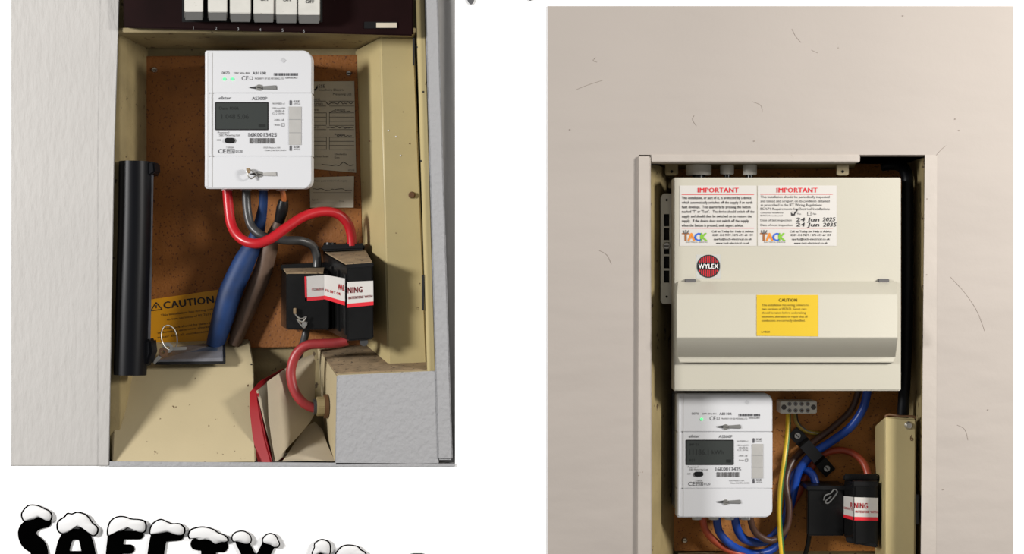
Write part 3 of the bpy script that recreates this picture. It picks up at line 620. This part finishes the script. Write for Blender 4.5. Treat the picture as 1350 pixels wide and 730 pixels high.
def tack(parent, x0, e):
    for ch, x, w_, m in (('T', x0+.2, 8.4, M_inkBr), ('A', x0+7.5, 9, M_inkO), ('C', x0+16.2, 8.6, M_inkB), ('K', x0+24.2, 8.6, M_inkGr)):
        t = MB(); text(t, ch, x, 312.3, 10, e, w=w_, bold=.05); obj('logo_letter', t, m, parent)
    t = MB(); text(t, 'ELECTRICAL SERVICES', x0+5, 319, 1.5, e, w=28); t.tube([P(x0+1, 303.5, e), P(x0+3, 307.5, e), P(x0+6.5, 307, e), P(x0+8.5, 303.5, e)], .0006, 5, 4); t.tube([P(x0+4.6, 303, e), P(x0+4.8, 308, e)], .0005, 5, 2);
    obj('logo_fork', t, M_inkG, parent)
def contact(t, cx, e):
    for i, st in enumerate(('Call us Today for Help & Advice', '0289 410 7899 / 074 693 60 139', 'sparky@tack-electrical.co.uk', 'www.tack-electrical.co.uk')):
        text(t, st, cx, (305, 309.6, 315, 320.2)[i], 2.7, e, w=(55, 53, 50, 44)[i], al='C', bold=.012)
e = .0195-EPS
s1 = sticker('important_sticker', 'white IMPORTANT sticker with a dense paragraph on the consumer unit', [(896, 244.5), (997.5, 244.5), (997.5, 324), (896, 324)], .02, M_pwhite)
t = MB(); text(t, 'IMPORTANT', 946.8, 250.6, 6, e, w=53.5, al='C', bold=.03); rect(t, 898.8, 256, 994, 256.7, e); rect(t, 898.8, 300.3, 994, 301, e); obj('red_lettering', t, M_inkR, s1)
t = MB()
for i, (st, ww) in enumerate((('This installation, or part of it, is protected by a device', 91.5), ('which automatically switches off the supply if an earth', 93), ('fault develops.  Test quarterly by pressing the button', 90.5), ('marked "T" or "Test".   The device should switch off the', 95.5), ('supply and should then be switched on to restore the', 92), ('supply.  If the device does not switch off the supply', 88), ('when the button is pressed, seek expert advice.', 81))):
    text(t, st, 899, 260.6+i*6.05, 3.5, e, w=ww, bold=.013)
contact(t, 966, e); obj('black_lettering', t, M_ink, s1); tack(s1, 899.5, e)
s2 = sticker('important_sticker', 'white IMPORTANT sticker with handwritten inspection dates on the consumer unit', [(999, 244.5), (1103, 244.5), (1103, 324), (999, 324)], .02, M_pwhite)
t = MB(); text(t, 'IMPORTANT', 1050.8, 250.6, 6, e, w=53.5, al='C', bold=.03); rect(t, 1002.5, 255.6, 1098, 256.3, e); rect(t, 1002.5, 300.3, 1098, 301, e); obj('red_lettering', t, M_inkR, s2)
t = MB(); t2 = MB()
for st, y, h, ww in (('This installation should be periodically inspected', 259.3, 3.3, 91), ('and tested and a report on its condition obtained', 264.8, 3.3, 91), ('as prescribed in the IET Wiring Regulations', 270, 3.3, 81), ('BS7671 Requirements for Electrical Installations', 275.2, 3.3, 91), ('Consumer installed to', 280.3, 2, 30), ('BS7671 Amendment 3', 284, 2, 29), ('Date of last inspection', 290, 3, 41), ('Date of next inspection', 296.4, 3, 42)):
    text(t, st, 1002.7, y, h, e, w=ww)
t.join(ringrect(1043, 279, 1048, 284, .5, e)); t.join(ringrect(1064.5, 279, 1069.5, 284, .5, e)); text(t, 'Yes', 1051, 281.8, 2.4, e); text(t, 'No', 1072, 281.8, 2.4, e)
obj('fine_lettering', t, M_inkG, s2); contact(t2, 1069, e)
obj('black_lettering', t2, M_ink, s2); tack(s2, 1002.5, e)
t = MB(); t.tube([P(1043.5, 281, e), P(1046, 283.5, e), P(1051.5, 276, e)], .0008, 5, 3)
text(t, '24', 1049.5, 289.3, 5, e, w=11, bold=.03, shear=.2); text(t, 'Jun', 1064.5, 289.3, 5, e, w=15, bold=.03, shear=.2); text(t, '2025', 1084.5, 289, 5, e, w=16, bold=.03, shear=.2)
text(t, '24', 1049.5, 296, 5, e, w=11, bold=.03, shear=.2); text(t, 'Jun', 1064.5, 296, 5, e, w=15, bold=.03, shear=.2); text(t, '2035', 1085, 296, 5, e, w=17, bold=.03, shear=.2)
obj('handwriting', t, M_ink, s2)
wy = sticker('maker_badge', 'round red and black WYLEX badge above the flap', [(918, 335.5), (950, 335.5), (950, 367), (918, 367)], .02, M_pclear)
circ = lambda r, n=32: [(934+r*math.cos(2*math.pi*i/n), 350.8+r*math.sin(2*math.pi*i/n)) for i in range(n)]
obj('red_disc', MB().prism(circ(14.8), .0192, .0197), M_inkR, wy)
t = MB(); rect(t, 919.8, 346, 948.2, 355.4, .0191-EPS/2)
for k in range(-5, 6):
    x = 934+k*2.55; hh = math.sqrt(max(0, 14.3**2-(x-934)**2))
    if hh > 5: rect(t, x-.5, 350.8-hh, x+.5, 350.8+hh, .0191-EPS/2)
t.join(MB().ring(P(934, 350.8, .0189), mm(13.9, .019), mm(15.2, .019), (0, 1, 0), .0004, 32))
obj('black_band', t, M_ink, wy)
t = MB(); text(t, 'WYLEX', 934, 350.8, 6, .0189-EPS, w=26, al='C', bold=.03); obj('lettering', t, M_inkW, wy)
# caution label lies on the flap's front slope
fa, fbk = (388, -.012), (445, -.03)
def onflap(x, y, o=.0006): f = (y-fa[0])/(fbk[0]-fa[0]); return P(x, y, fa[1]+(fbk[1]-fa[1])*f-o)
cy = thing('caution_sticker', 'bright yellow CAUTION sticker on the consumer unit flap', 'sticker', onflap(1038, 443))
obj('sheet', MB().hexa([onflap(997.5, 388.6), onflap(1078.5, 388.6), onflap(1078.5, 443.3), onflap(997.5, 442.5)], [onflap(997.5, 388.6, -.0002), onflap(1078.5, 388.6, -.0002), onflap(1078.5, 443.3, -.0002), onflap(997.5, 442.5, -.0002)]), M_pyel, cy)
fn = lambda x, y: onflap(x, y, .001)
t = MB(); text(t, 'CAUTION', 1038.8, 395.4, 4, 0, w=24, al='C', bold=.02, fn=fn)
for i, (st, ww) in enumerate((('This installation has wiring colours to', 62), ('two versions of BS7671. Great care', 59), ('should be taken before undertaking', 58), ('extension, alteration or repair that all', 60), ('conductors are correctly identified.', 57))):
    text(t, st, 1004.4, 401.8+i*5.1, 2.9, 0, w=ww, fn=fn)
text(t, 'LAB28', 1004, 437.2, 2.4, 0, w=11, fn=fn)
obj('lettering', t, M_tan, cy)
# ---- slotted strip
zs = thing('slotted_strip', 'slotted metal strip fixed beside the consumer unit', 'strip', P(879, 400, .06))
zz = MB(); zd = (.056, .059)
zz.prism([(871, 260), (874.5, 255), (875.2, 255), (875.2, 400.5), (874, 400.5), (871, 397)], *zd); zz.box(882.6, 255, 890, 400.5, *zd)
ys = [255]; slots = [290, 308.5, 327, 345.5, 364.5]
for c in slots: zz.box(875.2, ys[-1], 882.6, c-8, *zd); ys.append(c+8)
zz.box(875.2, ys[-1], 882.6, 400.5, *zd)
obj('plate', zz, M_zinc, zs, bevel=.0003)
obj('slot_shade', MB().column([(874, .062), (886, .062), (900, .157), (890, .157)], 258, 398), M_dark, zs)  # added dark block standing in for the shade seen through the slots
s = obj('screw', MB().disc(P(878.7, 324, .0565), .0056, (0, -1, 0), .003, 16, .004), M_steel, zs); obj('slot', MB().box(875.5, 323.3, 882, 324.7, .0528, .0534), M_dark, s)
for y in (263.5, 391): obj('hole', MB().disc(P(879, y, .0558), .0017, (0, -1, 0), .0003, 10), M_dark, zs)
# ---- black conduit
tag(obj('black_conduit', MB().tube([P(*p) for p in ((1162, 221, .09), (1174, 218, .085), (1187, 219, .075), (1195, 229, .066), (1196.5, 250, .062), (1196.5, 330, .062), (1196, 420, .062), (1193, 500, .066), (1190, 556, .07), (1190, 620, .08))], [mm(5), mm(6.5), mm(8), mm(8.4)]+[mm(7.8)]*6, 14), M_blackS), 'black conduit hooking over and running down beside the consumer unit', 'conduit')
# ---- right trunking post
tp = thing('cable_trunking', 'cream metal trunking post at the bottom right of the recess', 'trunking', P(1185, 860, .08))
obj('body', MB().hexa([P(1165.5, 549, .035), P(1208.5, 551, .035), P(1206.5, 860, .035), P(1165.5, 860, .035)], [P(1153, 560, .15), P(1190, 560, .15), P(1190, 860, .15), P(1154, 860, .15)]), M_cream, tp, bevel=.0025, seg=3)
obj('folded_lip', MB().tube([P(1167, 549, .036), P(1172, 546.3, .035), P(1188, 548.5, .034), P(1203, 548.6, .035), P(1206.5, 551, .036)], mm(1.6), 8, 4), M_knob, tp)
s = obj('screw', MB().disc(P(1198, 560.5, .035), .0058, (0, -1, 0), .004, 16, .0035), M_steel, tp)
t = MB(); text(t, '6', 1199.5, 577.5, 8, .0346, w=4.6, rot=.15); obj('pencil_mark', t, M_knob, tp)
tag(obj('hinge_slot', MB().box(1208.6, 652, 1211.4, 691, .034, .05), M_dark), 'narrow black hinge slot beside the cream trunking post', 'slot')

# ---- second meter
make_meter('white electricity meter below the consumer unit', 892, 518.5, .897, .05, .157, False, (36.7,), True)

# ---- terminal block
tb = thing('terminal_block', 'white screw terminal block on the light chipboard', 'terminal block', P(1053, 545, .145))
obj('body', MB().box(1029, 528.5, 1077, 545, .125, .158), M_white, tb, bevel=.0012)
for x in (1041, 1049, 1057, 1065):
    for y in (532.3, 541):
        q = obj('terminal', MB().ring(P(x, y, .1242), .0013, .0029, (0, 1, 0), .001, 14), M_inkP, tb)
        obj('screw', MB().disc(P(x, y, .1246), .0014, (0, 1, 0), .0006, 10), M_knob, q)
for x in (1033.5, 1072.5): obj('fixing_screw', MB().disc(P(x, 536.6, .125), .0036, (0, -1, 0), .0014, 14, .003), M_inkG, tb)

# ---- cables, right
def rcable(label, name, pts, r, m): return cable(label, name, pts, r, m)
rcable('bright blue cable curving from the consumer unit under the clamp to the second meter', 'blue_cable', [(1144, 512, .12), (1138, 538, .125), (1122, 562, .13), (1097, 581, .135), (1072, 598, .136), (1054, 619, .136), (1047, 644, .136), (1041, 668, .136), (1028, 697, .135), (1007, 714, .13), (983, 711, .119), (972, 697, .11), (968, 676, .1)], 6, M_blue)
rcable('lower blue cable looping under the second meter towards the small black block', 'blue_cable', [(944.5, 676, .1), (948, 700, .104), (964, 718, .11), (990, 729, .135), (1018, 724, .145), (1034, 700, .15), (1038, 668, .151), (1041, 640, .151), (1050, 622, .149), (1062, 619, .142), (1072, 627, .136), (1077, 644, .13)], 5.6, M_blue)
rcable('dark brown cable curving beside the bright blue one under the clamp', 'brown_cable', [(1133, 512, .135), (1122, 540, .14), (1097, 564, .145), (1069, 585, .147), (1046, 606, .143), (1036, 634, .128), (1040, 665, .122), (1037, 695, .118), (1019, 712, .114), (1001, 706, .108), (992, 694, .104), (988, 676, .1)], 4.8, M_brown)
rcable('red brown cable arching from behind the clamp into the newer black cutout', 'red_cable', [(1040, 672, .153), (1053, 650, .152), (1064, 624, .152), (1082, 601, .15), (1102, 593.5, .147), (1121, 596, .142), (1138, 609, .134), (1146, 631, .126)], 5, M_rust)
rcable('red brown cable hanging below the second meter', 'red_cable', [(925, 676, .1), (931, 700, .105), (950, 719, .112), (975, 731, .12), (1000, 742, .128)], 5, M_rust)
def earth(label, pts, r, main):
    t = thing('earth_cable', label, 'cable', P(*pts[-1]))
    W = [P(*p) for p in pts]
    obj('insulation', MB().tube(W, mm(r), 12), main, t)
    obj('green_stripe', MB().tube([p+Vector((mm(r)*.55, -mm(r)*.25, 0)) for p in W], mm(r*.66), 8), M_green if main is M_yel else M_black, t)
earth('yellow and green earth cable hanging straight down from the terminal block', [(1039, 544, .142), (1038, 570, .13), (1034, 605, .115), (1029, 640, .112), (1027, 675, .11), (1028.5, 705, .11), (1032, 745, .11)], 3.2, M_yel)
earth('short olive earth cable curving from the terminal block behind the blue cable', [(1048, 544, .146), (1050, 556, .147), (1059, 566, .149), (1072, 570.5, .152), (1086, 571, .155)], 3.0, M_olive)
tag(obj('black_cable', MB().tube([P(1067, 703, .14), P(1065, 718, .14), P(1059, 740, .14)], mm(3.4), 8), M_black), 'thin black cable dropping from the newer black cutout', 'cable')

# ---- clamp
cl = thing('cable_clamp', 'black diagonal cable clamp fixed with two screws', 'clamp', P(1071, 620, .14))
ux, uy = .667, .745; nx, ny = -uy, ux
def cq(a, b, d): return P(1070.5+ux*a+nx*b, 595.7+uy*a+ny*b, d)
pr_ = [(-38, .150), (-19, .148), (-15, .121), (13, .121), (17, .148), (37, .150)]
m_ = MB()
for (a0, d0), (a1, d1) in zip(pr_, pr_[1:]):
    h = 8.5 if a0 not in (-15,) else 8
    m_.hexa([cq(a0, -h, d0), cq(a1, -h, d1), cq(a1, h, d1), cq(a0, h, d0)], [cq(a0, -h, d0+.007), cq(a1, -h, d1+.007), cq(a1, h, d1+.007), cq(a0, h, d0+.007)])
obj('strap', m_, M_black, cl, bevel=.0008)
for a in (-29, 29):
    q = obj('screw', MB().disc(cq(a, 0, .149), .0048, (0, -1, 0), .0025, 16, .0042), M_steel, cl)
    obj('slot', MB().hexa([cq(a-3, -.6, .1462), cq(a+3, -.6, .1462), cq(a+3, .6, .1462), cq(a-3, .6, .1462)], [cq(a-3, -.6, .1468), cq(a+3, -.6, .1468), cq(a+3, .6, .1468), cq(a-3, .6, .1468)]), M_dark, q)

# ---- second cutout
c2 = thing('service_cutout', 'clean black twin-block service cutout with warning label in the newer recess', 'fuse box', P(1112, 722, .12))
obj('neutral_block', MB().hexa([P(1065, 643, .1), P(1114, 641, .102), P(1114, 706, .102), P(1064, 706, .102)], [P(1063, 640, .157), P(1117, 639, .157), P(1117, 704, .157), P(1063, 704, .157)]), M_blackD, c2, bevel=.002)
obj('block_ridge', MB().box(1063.5, 640.5, 1116, 646, .097, .15), M_black, c2, bevel=.001)
f2 = [P(1126, 636, .06), P(1157.5, 636, .06), P(1157.5, 718, .06), P(1126, 718, .06)]; b2 = [P(1112.5, 632, .101), P(1152, 632, .15), P(1152, 708, .15), P(1112.5, 708, .101)]
obj('fuse_carrier', MB().hexa(f2, b2), M_blackD, c2, bevel=.002)
obj('top_cap', MB().hexa([P(1112, 625, .085), P(1158, 625, .085), P(1158, 633, .085), P(1112, 633, .085)], [P(1112, 624, .14), P(1156, 624, .14), P(1156, 634, .14), P(1112, 634, .14)]), M_black, c2, bevel=.002)
obj('front_lip', MB().box(1125, 634.5, 1158.5, 641, .058, .068), M_black, c2, bevel=.001)
obj('bottom_lip', MB().hexa([P(1115, 707, .07), P(1157, 716, .057), P(1157, 722, .057), P(1115, 714, .07)], [P(1115, 707, .1), P(1157, 714, .1), P(1157, 722, .1), P(1115, 714, .1)]), M_black, c2, bevel=.0015)
warn_label(c2, [(P(1113, 653.5, .0995), P(1126, 655, .0595), P(1126, 685.5, .0595), P(1113, 682, .0995)), (P(1126.2, 655, .0597), P(1157.5, 656, .0597), P(1157.5, 686, .0597), P(1126.2, 685.5, .0597))],
           [[('GEROUS TO', .05, .54, .1, .9, False), ('R', .72, .36, .22, .2, True)], [('NING', .0, .36, .23, .55, True), ('INTERFERE WITH', .05, .62, .1, .92, False)]], 0)
obj('seal', MB().tube([P(*p) for p in ((1086, 659, .098), (1088, 653, .094), (1095, 650, .093), (1100, 645, .094), (1104, 648, .095), (1099, 656, .094), (1092, 663, .096), (1088, 661, .097), (1096, 654, .095))], mm(1), 6, 5), M_fuseG, c2)
# ---- ledge at the bottom of the new alcove
sb = thing('cream_box', 'cream box top showing along the bottom edge of the newer recess', 'box', P(975, 860, .1))
obj('cover', MB().hexa([P(892, 738, .05), P(1010, 738, .05), P(1010, 860, .05), P(892, 860, .05)], [P(893, 728, .157), P(1010, 728, .157), P(1010, 850, .157), P(893, 850, .157)]), M_box, sb, bevel=.0015)

# ================================================================== LETTERING ON THE WHITE WALL
def stroke(mb, pts, r): return mb.tube([P(x, y, pz-.002) for x, y in pts], [mm(q) for q in r] if isinstance(r, list) else mm(r), 14, 6, flat=.28)
def blob(mb, x, y, r): 
    n = 16; c = P(x, y, pz-.004); ringv = [P(x+r*math.cos(2*math.pi*k/n), y+r*math.sin(2*math.pi*k/n), pz-.001) for k in range(n)]
    return mb.add([c]+ringv, [(0, k+1, (k+1) % n+1) for k in range(n)])
c1 = lambda L: [(x/4.219, y/4.219+630) for x, y in L]
c2_ = lambda L: [(x/3.293+310, y/3.293+630) for x, y in L]
def letter(label, strokes, caps):
    xs = [p[0] for s_ in strokes for p in s_[0]]; ys_ = [p[1] for s_ in strokes for p in s_[0]]
    t = thing('snowy_letter', label, 'letter', P(sum(xs)/len(xs), max(ys_), pz), 'snow-capped wall lettering')
    m_ = MB()
    for pts, r in strokes:
        stroke(m_, pts, r)
        for q, rr in ((pts[0], r[0] if isinstance(r, list) else r), (pts[-1], r[-1] if isinstance(r, list) else r)): blob(m_, *q, rr)
    obj('glyph', m_, M_letter, t)
    for cp in caps:
        lp = smooth_loop(cp, 4); n = len(lp); cx = sum(p[0] for p in lp)/n; cy = sum(p[1] for p in lp)/n
        m_ = MB(); lay = []
        for f, dd in ((1, 0), (1, -.002), (.93, -.0045), (.75, -.0068), (.45, -.008)):
            lay.append([P(cx+(x-cx)*f, cy+(y-cy)*f, pz-.001+dd) for x, y in lp])
        m_.add([p for l in lay for p in l]+[P(cx, cy, pz-.0095)], [(i*n+j, i*n+(j+1) % n, (i+1)*n+(j+1) % n, (i+1)*n+j) for i in range(len(lay)-1) for j in range(n)]+[((len(lay)-1)*n+j, (len(lay)-1)*n+(j+1) % n, len(lay)*n) for j in range(n)])
        o = obj('snow_cap', m_, M_snow, t, ang=80)
        obj('outline', MB().tube([P(x, y, pz-.004) for x, y in lp]+[P(*lp[0], pz-.004)], mm(1.15), 6, 1, cap=False), M_letter, o)
    return t
letter('black letter S with a snow cap, first of the lettering', [([(61, 688), (46, 690), (36, 700), (39, 712), (50, 722), (52, 738), (42, 750), (28, 748), (26, 737)], [7, 10, 12, 12.5, 12, 11, 10, 8, 6])],
       [c1([(120, 205), (130, 180), (155, 155), (180, 150), (215, 155), (245, 170), (275, 185), (288, 210), (280, 235), (262, 238), (240, 228), (215, 218), (190, 228), (160, 235), (132, 236)])])
letter('black letter A with a wide snow cap and round counter', [([(92, 703), (84, 719), (76, 765)], [8, 9, 10]), ([(109, 703), (115, 719), (122, 765)], [8, 9, 10]), ([(91, 704), (110, 704)], 7), ([(84, 736), (115, 736)], 10)],
       [c1([(318, 270), (325, 240), (360, 215), (375, 197), (400, 200), (430, 190), (465, 198), (490, 215), (515, 250), (542, 275), (543, 300), (525, 320), (505, 310), (490, 280), (450, 275), (415, 270), (385, 295), (350, 308), (325, 295)])])
letter('black letter F with a snow cap and rounded middle bar', [([(153, 706), (150, 735), (148, 770)], 11), ([(155, 705), (184, 705)], 5.6), ([(154, 723.5), (171.5, 723.5)], 6.2)],
       [c1([(600, 320), (600, 280), (615, 240), (650, 217), (690, 215), (730, 228), (780, 232), (808, 245), (812, 280), (800, 300), (770, 298), (740, 275), (710, 275), (680, 292), (640, 298), (612, 305)])])
letter('black letter E with a two-humped snow cap', [([(209, 709), (205, 735), (206, 768)], 11), ([(210, 708), (236, 706)], 6.3), ([(208, 741), (228, 741)], 6.5), ([(208, 770), (236, 770)], 7)],
       [c1([(833, 305), (840, 270), (860, 245), (895, 230), (930, 245), (960, 255), (1000, 255), (1027, 280), (1022, 310), (1000, 318), (970, 312), (935, 300), (900, 305), (870, 310), (845, 312)])])
letter('black letter T with a long snow cap', [([(259, 717), (293, 720)], 8), ([(275, 720), (275, 770)], 10)],
       [c1([(1048, 315), (1060, 290), (1085, 278), (1130, 272), (1180, 283), (1215, 305), (1255, 322), (1270, 345), (1258, 355), (1230, 358), (1200, 368), (1175, 350), (1140, 342), (1110, 345), (1075, 330), (1055, 335)])])
letter('black letter Y with two small snow caps', [([(319, 714), (331, 738)], 8.5), ([(355, 716), (343, 740)], 8.5), ([(337, 738), (337, 772)], 9)],
       [[(306, 707), (311, 701.5), (320, 700), (327, 703), (331, 709), (330, 715), (325, 717), (318, 715), (312, 713.5), (307.5, 713)], c2_([(120, 265), (135, 247), (155, 241), (175, 250), (185, 270), (192, 285), (185, 298), (170, 300), (155, 290), (135, 285), (122, 278)])])
letter('narrow snow-capped letter starting the second word', [([(424, 734), (424, 772)], 9.5)], [c2_([(335, 325), (345, 302), (347, 283), (375, 267), (405, 277), (413, 300), (410, 330), (395, 332), (370, 325), (350, 335), (338, 338)])])
letter('broad snow-capped letter second in the second word', [([(478, 740), (462, 743), (456, 752), (466, 762), (474, 772)], 9)], [c2_([(437, 328), (460, 300), (490, 291), (530, 297), (545, 312), (565, 325), (568, 345), (540, 352), (500, 342), (460, 350), (440, 345)])])
letter('black rounded letter top just showing at the bottom edge', [([(545, 738), (556, 738)], 9)], [])
for lab, pts, r in (('grey pointed letter tail at the top edge between the pictures', [(622, -30), (621, -12), (620.8, 0), (621, 6)], [5, 5, 4.6, .8]), ('tiny grey letter tail at the top edge near the right picture', [(700, -25), (699.5, -8), (699, 1)], [4, 3.4, 1.2])):
    tag(obj('letter_tail', stroke(MB(), pts, r), M_lgrey), lab, 'letter', 'grey lettering above the frame')

for o in bpy.data.objects:
    if '_o' in o: del o['_o']
